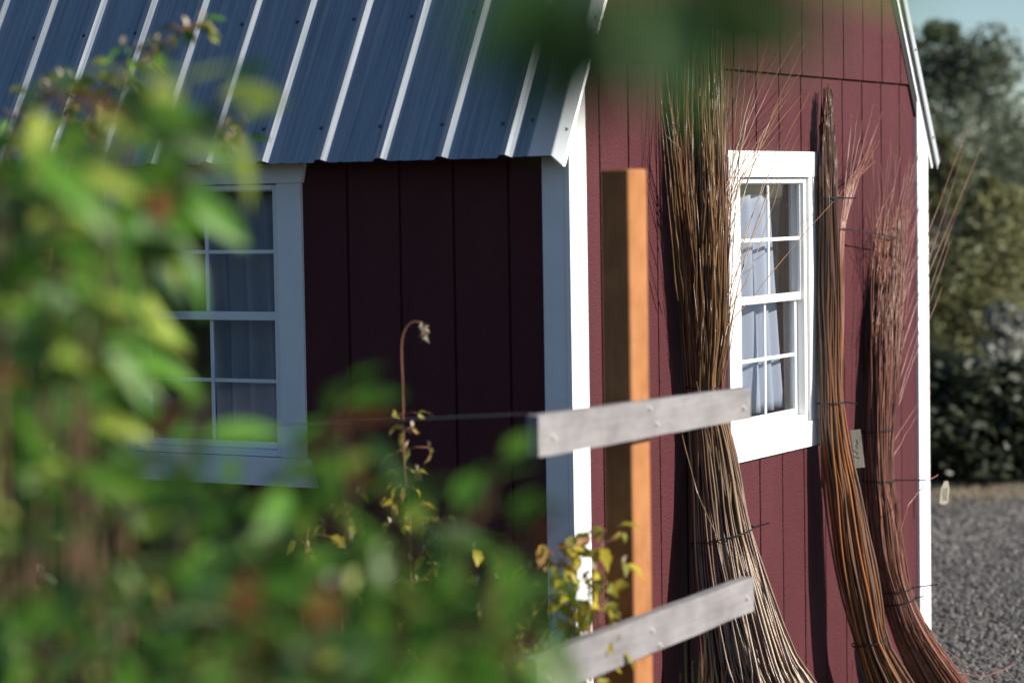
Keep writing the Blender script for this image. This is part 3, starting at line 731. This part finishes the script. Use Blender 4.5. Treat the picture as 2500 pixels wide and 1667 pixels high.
# near shrub on the left: tall leafy stems about 2.3 m from the lens
def mkstems(tips, rr, v_low, pull, lim, dz=.1):
    st = []
    for (u, v, d) in tips:
        u0 = min(u, lim)*pull+rr.uniform(-40, 60)
        st.append([(u0, v_low, d+dz), (u0+(u-u0)*.25, v+(v_low-v)*.62, d+dz*.8), (u0+(u-u0)*.6, v+(v_low-v)*.28, d+.02), (u-25, v+70, d), (u+25, v+rr.uniform(-10, 20), d-.03)])
    return st
rr = random.Random(4)
near = [('leaf_g', 5), ('leaf_y', 4.4), ('leaf_d', 2), ('leaf_p', 1.2), ('leaf_r', .15)]
tipsA = [(20, 270, 3.14), (100, 225, 3.02), (190, 180, 3.30), (280, 170, 2.91), (360, 205, 3.14), (440, 205, 3.25), (520, 215, 3.36), (560, 260, 3.14), (400, 300, 2.91), (470, 330, 3.25), (10, 360, 2.69), (170, 380, 2.80), (330, 260, 2.80)]
shA, nA = shrub('leafy_shrub', 'tall blurred bright green shrub filling the left edge in front of the eave window', 'blurred foreground plants', mkstems(tipsA, rr, 1150, .42, 480), near, 21, .094, .032)
tipsC = [(-60, 430, 3.52), (30, 500, 3.30), (110, 470, 3.63), (190, 500, 3.41), (260, 560, 3.52), (300, 500, 3.63), (320, 640, 3.41), (80, 700, 3.19), (220, 760, 3.19), (260, 840, 3.41), (-10, 800, 3.08), (150, 900, 3.08), (350, 540, 3.30)]
shC, nC = shrub('leafy_shrub', 'darker blurred shrub behind the bright one at the left edge', 'blurred foreground plants', mkstems(tipsC, rr, 1720, .8, 330), [('leaf_g', 5), ('leaf_d', 6), ('leaf_y', 1.3), ('leaf_p', .6), ('leaf_r', .8)], 24, .098, .040)
low_green = [('leaf_g', 8), ('leaf_d', 3), ('leaf_r', .9), ('leaf_p', 1.2), ('leaf_y', 1.0)]
tipsB = [(380, 1090, 3.05), (470, 1180, 2.85), (540, 1200, 2.95), (640, 1210, 3.05), (760, 1120, 3.13), (850, 950, 3.23), (810, 1010, 3.05), (900, 1000, 3.13), (930, 1250, 2.85), (1030, 1250, 2.95), (1120, 1230, 2.85), (1210, 1130, 3.13), (1260, 1290, 2.85), (1330, 1370, 3.05), (500, 960, 3.05), (450, 1000, 3.13), (1180, 1180, 2.95), (700, 1180, 2.85), (1300, 1330, 2.95), (840, 1170, 2.95), (980, 1280, 2.85), (600, 1270, 2.81)]
def lowst(tips, rr):
    return [[(u+rr.uniform(-90, 60), 1760, d+.08), (u+rr.uniform(-60, 30), (v+1760)/2, d+.04), (u-15, v+70, d), (u+rr.uniform(-10, 20), v, d-.02)] for u, v, d in tips]
shB, nB = shrub('low_shrub', 'blurred green and russet shrub below the eave window sill', 'blurred foreground plants', lowst(tipsB, rr), low_green, 22, .080, .037, .004)
tipsD = [(u, v, 2.35+.5*rr.random()) for u, v in ((60, 1240), (170, 1290), (290, 1250), (400, 1340), (500, 1390), (610, 1360), (720, 1420), (830, 1400), (920, 1470), (1010, 1440), (1110, 1470), (1200, 1440), (1280, 1500), (1350, 1580), (1180, 1560), (960, 1560), (760, 1550), (560, 1530), (340, 1500), (130, 1480), (20, 1420))]
shD, nD = shrub('low_shrub', 'strongly blurred dark green shrub along the very bottom edge', 'blurred foreground plants', lowst(tipsD, rr), [('leaf_g', 8), ('leaf_d', 4), ('leaf_r', .7), ('leaf_p', 1.0), ('leaf_y', .5)], 25, .084, .036, .004)
print('LEAVES', nA, nB, nC, nD)
# close branch hanging into the top of the view
tk = at(-900, 800, 1.6); e = empty('leafy_sapling', (tk.x, tk.y, 0), 'strongly blurred dark green leaves hanging into the top edge over the gable', 'sapling')
bp = curve_pts([at(1000, -900, 1.3), at(1350, -420, 1.28), at(1480, -120, 1.25), at(1560, 20, 1.22)], 16)
MB().tube(bp, [.006-.004*i/16 for i in range(17)], 5).build('stem', M['stem'], e, True)
tk = at(-900, 800, 1.6); MB().tube(curve_pts([(tk.x, tk.y, 0), (tk.x+.02, tk.y-.02, 1.2), (tk.x+.03, tk.y, 2.1), at(300, -1150, 1.4), bp[0]], 24), [.022-.015*i/24 for i in range(25)], 8).build('trunk', M['stem'], e, True)
bp2 = curve_pts([bp[8], at(1620, -190, 1.22), at(1760, -30, 1.2), at(2080, -60, 1.2)], 10); MB().tube(bp2, [.003]*11, 5).build('stem', M['stem'], e, True)
rr = random.Random(77)
for (u, v, u2, v2, sz, mk, rl) in ((1495, -50, 1325, 240, 0.0816, 'leaf_d', .5), (1475, -60, 1245, 150, 0.0816, 'leaf_d', .3), (1515, -60, 1435, 200, 0.0771, 'leaf_d', -.4), (1555, -70, 1735, 60, 0.0726, 'leaf_d', .4),
        (1695, -10, 1733, 210, 0.0499, 'leaf_g', .1), (1615, -90, 1795, 10, 0.0771, 'leaf_g', .3), (1455, -110, 1235, 20, 0.0816, 'leaf_d', .2), (1595, -60, 1615, 130, 0.0680, 'leaf_p', .3), (1535, -90, 1655, 60, 0.0726, 'leaf_g', 0),
        (1455, -110, 1495, 90, 0.0726, 'leaf_d', .1), (1405, -110, 1355, 120, 0.0771, 'leaf_d', .1), (1695, -110, 1855, -40, 0.0726, 'leaf_d', .2), (1855, -160, 2035, -120, 0.0726, 'leaf_g', .3)):
    a, c = at(u, v, 1.22), at(u2, v2, 1.2); leaf(e, a, c-a, sz, mk, rr, rl, face=-FWD+Vector((0, 0, .5)))

# raspberry canes in the row behind the post, against the shaded wall
canes = [('cane_y', 3), ('cane_g', 4), ('cane_o', .8)]
def cane(label, ctrl, seed, size=.034, step=.035, cols=canes, leaf_lo=None, sr=.0045, bare=0.0):
    rr = random.Random(seed); pts = [at(*q) for q in ctrl]; lo = pts[0]
    e = empty('raspberry_cane', (lo.x, lo.y, 0), label, 'cane', 'raspberry canes along the trellis row')
    P = curve_pts([Vector((lo.x, lo.y, 0))]+pts, 40); MB().tube(P, [sr*(1-.6*i/40) for i in range(41)], 6).build('stem', M['cane'], e, True)
    vis = curve_pts(pts, 30); side = rr.random()*6; tot = sum((b_-a).length for a, b_ in zip(vis, vis[1:])); n = int(tot*(1-bare)/step)
    for k in range(n):
        f = (k+rr.random())/max(1, n)*(1-bare); i = min(int(f*30), 29); p = vis[i]; side += 2.4
        d = Vector((math.cos(side), math.sin(side), rr.uniform(-.2, .7)))
        q = p+d.normalized()*rr.uniform(.015, .07); MB().tube([p, p.lerp(q, .5)+Vector((0, 0, .006)), q], .0013, 4).build('side_shoot', M['cane'], e, True)
        for z in range(rr.choice((1, 2, 2, 3))):
            d2 = Vector((math.cos(side+rr.gauss(0, .9)), math.sin(side+rr.gauss(0, .9)), rr.uniform(-1, .3)))
            leaf(e, q, d2, size*rr.uniform(.6, 1.35), pick(rr, cols), rr)
        if rr.random() < .45: leaf(e, q, Vector((0, 0, 1)), size*.5, 'dried', rr)
    return e, vis, rr
e, vis, rr = cane('bare-topped raspberry cane with a hooked dry tip against the dark wall', [(1012, 1680, 7.0), (1004, 1400, 7.0), (998, 1250, 7.0), (986, 1100, 7.0), (984, 960, 7.0), (980, 850, 7.0), (988, 806, 7.0), (1008, 786, 7.0), (1030, 792, 7.0), (1038, 825, 7.0)], 3, bare=.575, step=.012, sr=.0036)
for k in range(26): leaf(e, vis[-1-k//6], Vector((rr.gauss(0, .7), rr.gauss(0, .7), rr.gauss(-.3, .7))), .013, 'dried', rr)
CL = [('short yellowing cane left of the bare hooked cane', [(840, 1680, 6.9), (835, 1450, 6.9), (842, 1290, 6.9), (835, 1180, 6.9)]),
      ('low green cane just below the eave window sill', [(740, 1690, 6.8), (735, 1500, 6.8), (742, 1380, 6.8), (755, 1290, 6.8)]),
      ('leafy cane right of the bare hooked cane', [(1040, 1690, 6.9), (1045, 1500, 6.9), (1058, 1360, 6.9), (1080, 1260, 6.9)]),
      ('yellow cane standing between shrub and corner board', [(1180, 1700, 6.8), (1185, 1560, 6.8), (1195, 1420, 6.8), (1200, 1360, 6.8)]),
      ('yellow cane in front of the blue-shaded corner board', [(1335, 1700, 6.6), (1340, 1560, 6.6), (1350, 1420, 6.6), (1345, 1340, 6.6)]),
      ('yellow cane in front of the sunlit white corner board', [(1400, 1700, 6.6), (1395, 1580, 6.6), (1388, 1450, 6.6), (1378, 1330, 6.6)]),
      ('yellow-leaved cane touching the dark side of the post', [(1455, 1700, 6.55), (1462, 1560, 6.55), (1470, 1400, 6.55), (1478, 1290, 6.55)]),
      ('small yellow cane low down left of the corner board', [(1270, 1720, 6.6), (1268, 1640, 6.6), (1275, 1560, 6.6), (1262, 1480, 6.6)]),
      ('dense yellow cane between the white corner board and the post', [(1430, 1720, 6.6), (1432, 1620, 6.6), (1440, 1500, 6.6), (1432, 1400, 6.6)]),
      ('short yellow cane at the lower left edge of the view', [(10, 1700, 6.9), (5, 1600, 6.9), (12, 1520, 6.9), (20, 1470, 6.9)])]
for i, (lb, c) in enumerate(CL): cane(lb, c, 50+i, .036 if i < 4 else .044, .035 if i < 4 else .018, canes if i < 4 else [('cane_y', 4), ('cane_g', 3), ('cane_o', 1)])
# arching canes that reach up over the roof edge on the left
olive = [('cane_g', 4), ('leaf_g', 4), ('leaf_d', 3), ('cane_o', .5)]
cane('arching leafy cane reaching up across the metal roof at upper left', [(60, 1500, 5.6), (90, 900, 5.6), (160, 420, 5.6), (260, 230, 5.6), (370, 130, 5.6), (480, 60, 5.6)], 81, .042, .022, olive)
cane('drooping leafy cane just above the roof edge at left', [(20, 1500, 5.8), (60, 800, 5.8), (130, 380, 5.8), (300, 300, 5.8), (480, 330, 5.8), (600, 345, 5.8)], 82, .042, .026, olive)
cane('leafy cane at the far left rising over the roof edge', [(-30, 1500, 5.6), (-10, 800, 5.6), (20, 380, 5.6), (90, 260, 5.6), (190, 190, 5.6)], 83, .042, .026, olive)

# grass blades at the foot of the tall bundle
e = empty('grass_tuft', at_y(1700, 1800, -.5), 'small tuft of green grass blades at the foot of the tall bundle', 'grass tuft')
WL[e] = Vector((WL[e].x, WL[e].y, 0)); e.location = WL[e]
for (u, v) in ((1725, 1540), (1690, 1610), (1672, 1560), (1745, 1600), (1660, 1640), (1710, 1590)):
    tip = at_y(u, v, -.55); b = MB(); p0_ = WL[e]+Vector((R.gauss(0, .02), R.gauss(0, .02), 0)); n = 6; v_ = []
    for i in range(n+1):
        t = i/n; c = p0_.lerp(tip, t); c.x -= .03*math.sin(t*math.pi)*.5; w = .0035*(1-t)+.0004
        v_ += [c-RGT*w, c+RGT*w]
    b.add(v_, [(2*i, 2*i+1, 2*i+3, 2*i+2) for i in range(n)]); b.build('blade', M['grass'], e)

# ------------------------------------------------------------------ gravel stones and dry verge in the open yard on the right
def ico():
    bm = bmesh.new(); bmesh.ops.create_icosphere(bm, subdivisions=1, radius=1); bm.verts.index_update()
    r = ([v.co.copy() for v in bm.verts], [tuple(x.index for x in f.verts) for f in bm.faces]); bm.free(); return r
IV, IF = ico(); b = MB(); rr = random.Random(8)
for i in range(9000):
    u = rr.uniform(2130, 2640); v = 1215+(1720-1215)*rr.random()**.8
    p = at_z(u, v); 
    if p.x < WID+.1 and p.y > -.02: continue
    s = rr.uniform(.007, .021); rot = Matrix.Rotation(rr.uniform(0, 6), 3, 'Z') @ Matrix.Diagonal((s, s*rr.uniform(.6, 1), s*rr.uniform(.4, .75)))
    jit = [rr.uniform(.8, 1.2) for _ in IV]
    b.add([rot @ (q*j)+p+Vector((0, 0, s*.25)) for q, j in zip(IV, jit)], IF)
o = b.build('gravel', M['stone']); tag(o, 'dark grey gravel stones strewn over the yard right of the shed', 'gravel', kind='stuff')
b = MB()
for i in range(3000):
    u = rr.uniform(2050, 2800); v = rr.uniform(1188, 1222)+rr.gauss(0, 7); p = at_z(u, v); h = rr.uniform(.015, .055); a = rr.uniform(0, 6.3)
    d = Vector((math.cos(a), math.sin(a), 0)); tip = p+Vector((rr.gauss(0, .03), rr.gauss(0, .03), h))
    b.add([p-d*.004, p+d*.004, tip], [(0, 1, 2)])
o = b.build('dry_grass', M['drygrass']); tag(o, 'strip of tan dry grass at the far edge of the gravel', 'grass', kind='stuff')

# ------------------------------------------------------------------ trees and shrubs behind the yard
def tree(name, label, u, d, v_top, r, mk, seed, n, ls, blobs=9, trunk=.05, low=.15, group='trees and shrubs behind the gravel yard', squash=1.0):
    rr = random.Random(seed); top = at(u, v_top, d); base = Vector((top.x, top.y, 0)); H = top.z
    e = empty(name, base, label, 'tree' if 'tree' in name else 'shrub', group)
    b = MB(); b.tube([base-Vector((0, 0, .05)), base+Vector((.03, .02, H*.35)), base+Vector((-.02, .05, H*.8))], [trunk, trunk*.75, trunk*.25], 7)
    cs = []
    for k in range(blobs):
        z = H*(low+(1-low)*(k+.5)/blobs); f = (k+.5)/blobs
        rad = r*(math.sin(math.pi*min(1, .22+f*.80))**.7)
        for q in range(3):
            a = rr.uniform(0, 6.3); off = rad*rr.uniform(.15, .75); c = base+Vector((off*math.cos(a), off*math.sin(a), z+rr.gauss(0, .08*H)*.5))
            c.z = min(c.z, H*.93); cs.append((c, rad*rr.uniform(.28, .55)))
            b.tube([base+Vector((0, 0, z*.6)), base.lerp(c, .5)+Vector((0, 0, z*.45)), c], [trunk*.4, trunk*.22, trunk*.08], 5)
    b.build('trunk', M['bark'], e, True)
    cr = MB()
    for i in range(n):
        c, rad = rr.choice(cs); q = Vector((rr.gauss(0, 1), rr.gauss(0, 1), rr.gauss(0, 1))); q = q.normalized()*rad*rr.uniform(.35, 1.12)
        q.z *= squash; p = c+q
        if p.z < .05: continue
        a = Vector((rr.gauss(0, 1), rr.gauss(0, 1), rr.gauss(0, .6))).normalized(); c2 = a.cross(Vector((rr.gauss(0, 1), rr.gauss(0, 1), rr.gauss(0, 1)))).normalized()
        s = ls*rr.uniform(.6, 1.4)
        cr.add([p-a*s, p+c2*s*.45, p+a*s, p-c2*s*.45], [(0, 1, 2, 3)])
    cr.build('crown', M[mk], e); return e
tree('broadleaf_tree', 'dark green tree rising behind the roof edge at upper right', 2290, 25, 10, 1.5, 'tree_a', 1, 22000, .042)
tree('broadleaf_tree', 'dark green tree against the sky at the right edge', 2480, 28, 290, 1.4, 'tree_a', 2, 16000, .045)
tree('broadleaf_tree', 'dark tree half hidden behind the right corner board', 2130, 26, 200, 1.1, 'tree_a', 6, 8000, .05)
tree('tall_shrub', 'olive leafy shrub with pale tips beside the right corner board', 2300, 21, 290, .6, 'tree_b', 3, 8000, .036)
tree('tall_shrub', 'olive shrub further right of the white corner board', 2420, 21.5, 400, .75, 'tree_b', 4, 9000, .036)
tree('low_bush', 'pale grey-leaved bush at the right edge above the gravel', 2450, 19.5, 720, .28, 'tree_c', 5, 1600, .04)
tree('low_bush', 'shade-dark bush at the back of the gravel beside the corner board', 2290, 18.0, 850, .75, 'tree_shade', 7, 8000, .05, squash=.8)
tree('low_bush', 'shade-dark bush at the back of the gravel at the right edge', 2490, 18.0, 880, .75, 'tree_shade', 8, 8000, .05, low=.02, squash=.8)
tree('low_bush', 'low shade-dark bush closing the back of the yard between the others', 2390, 17.8, 940, .6, 'tree_shade', 9, 8000, .045, low=.02, squash=.7)
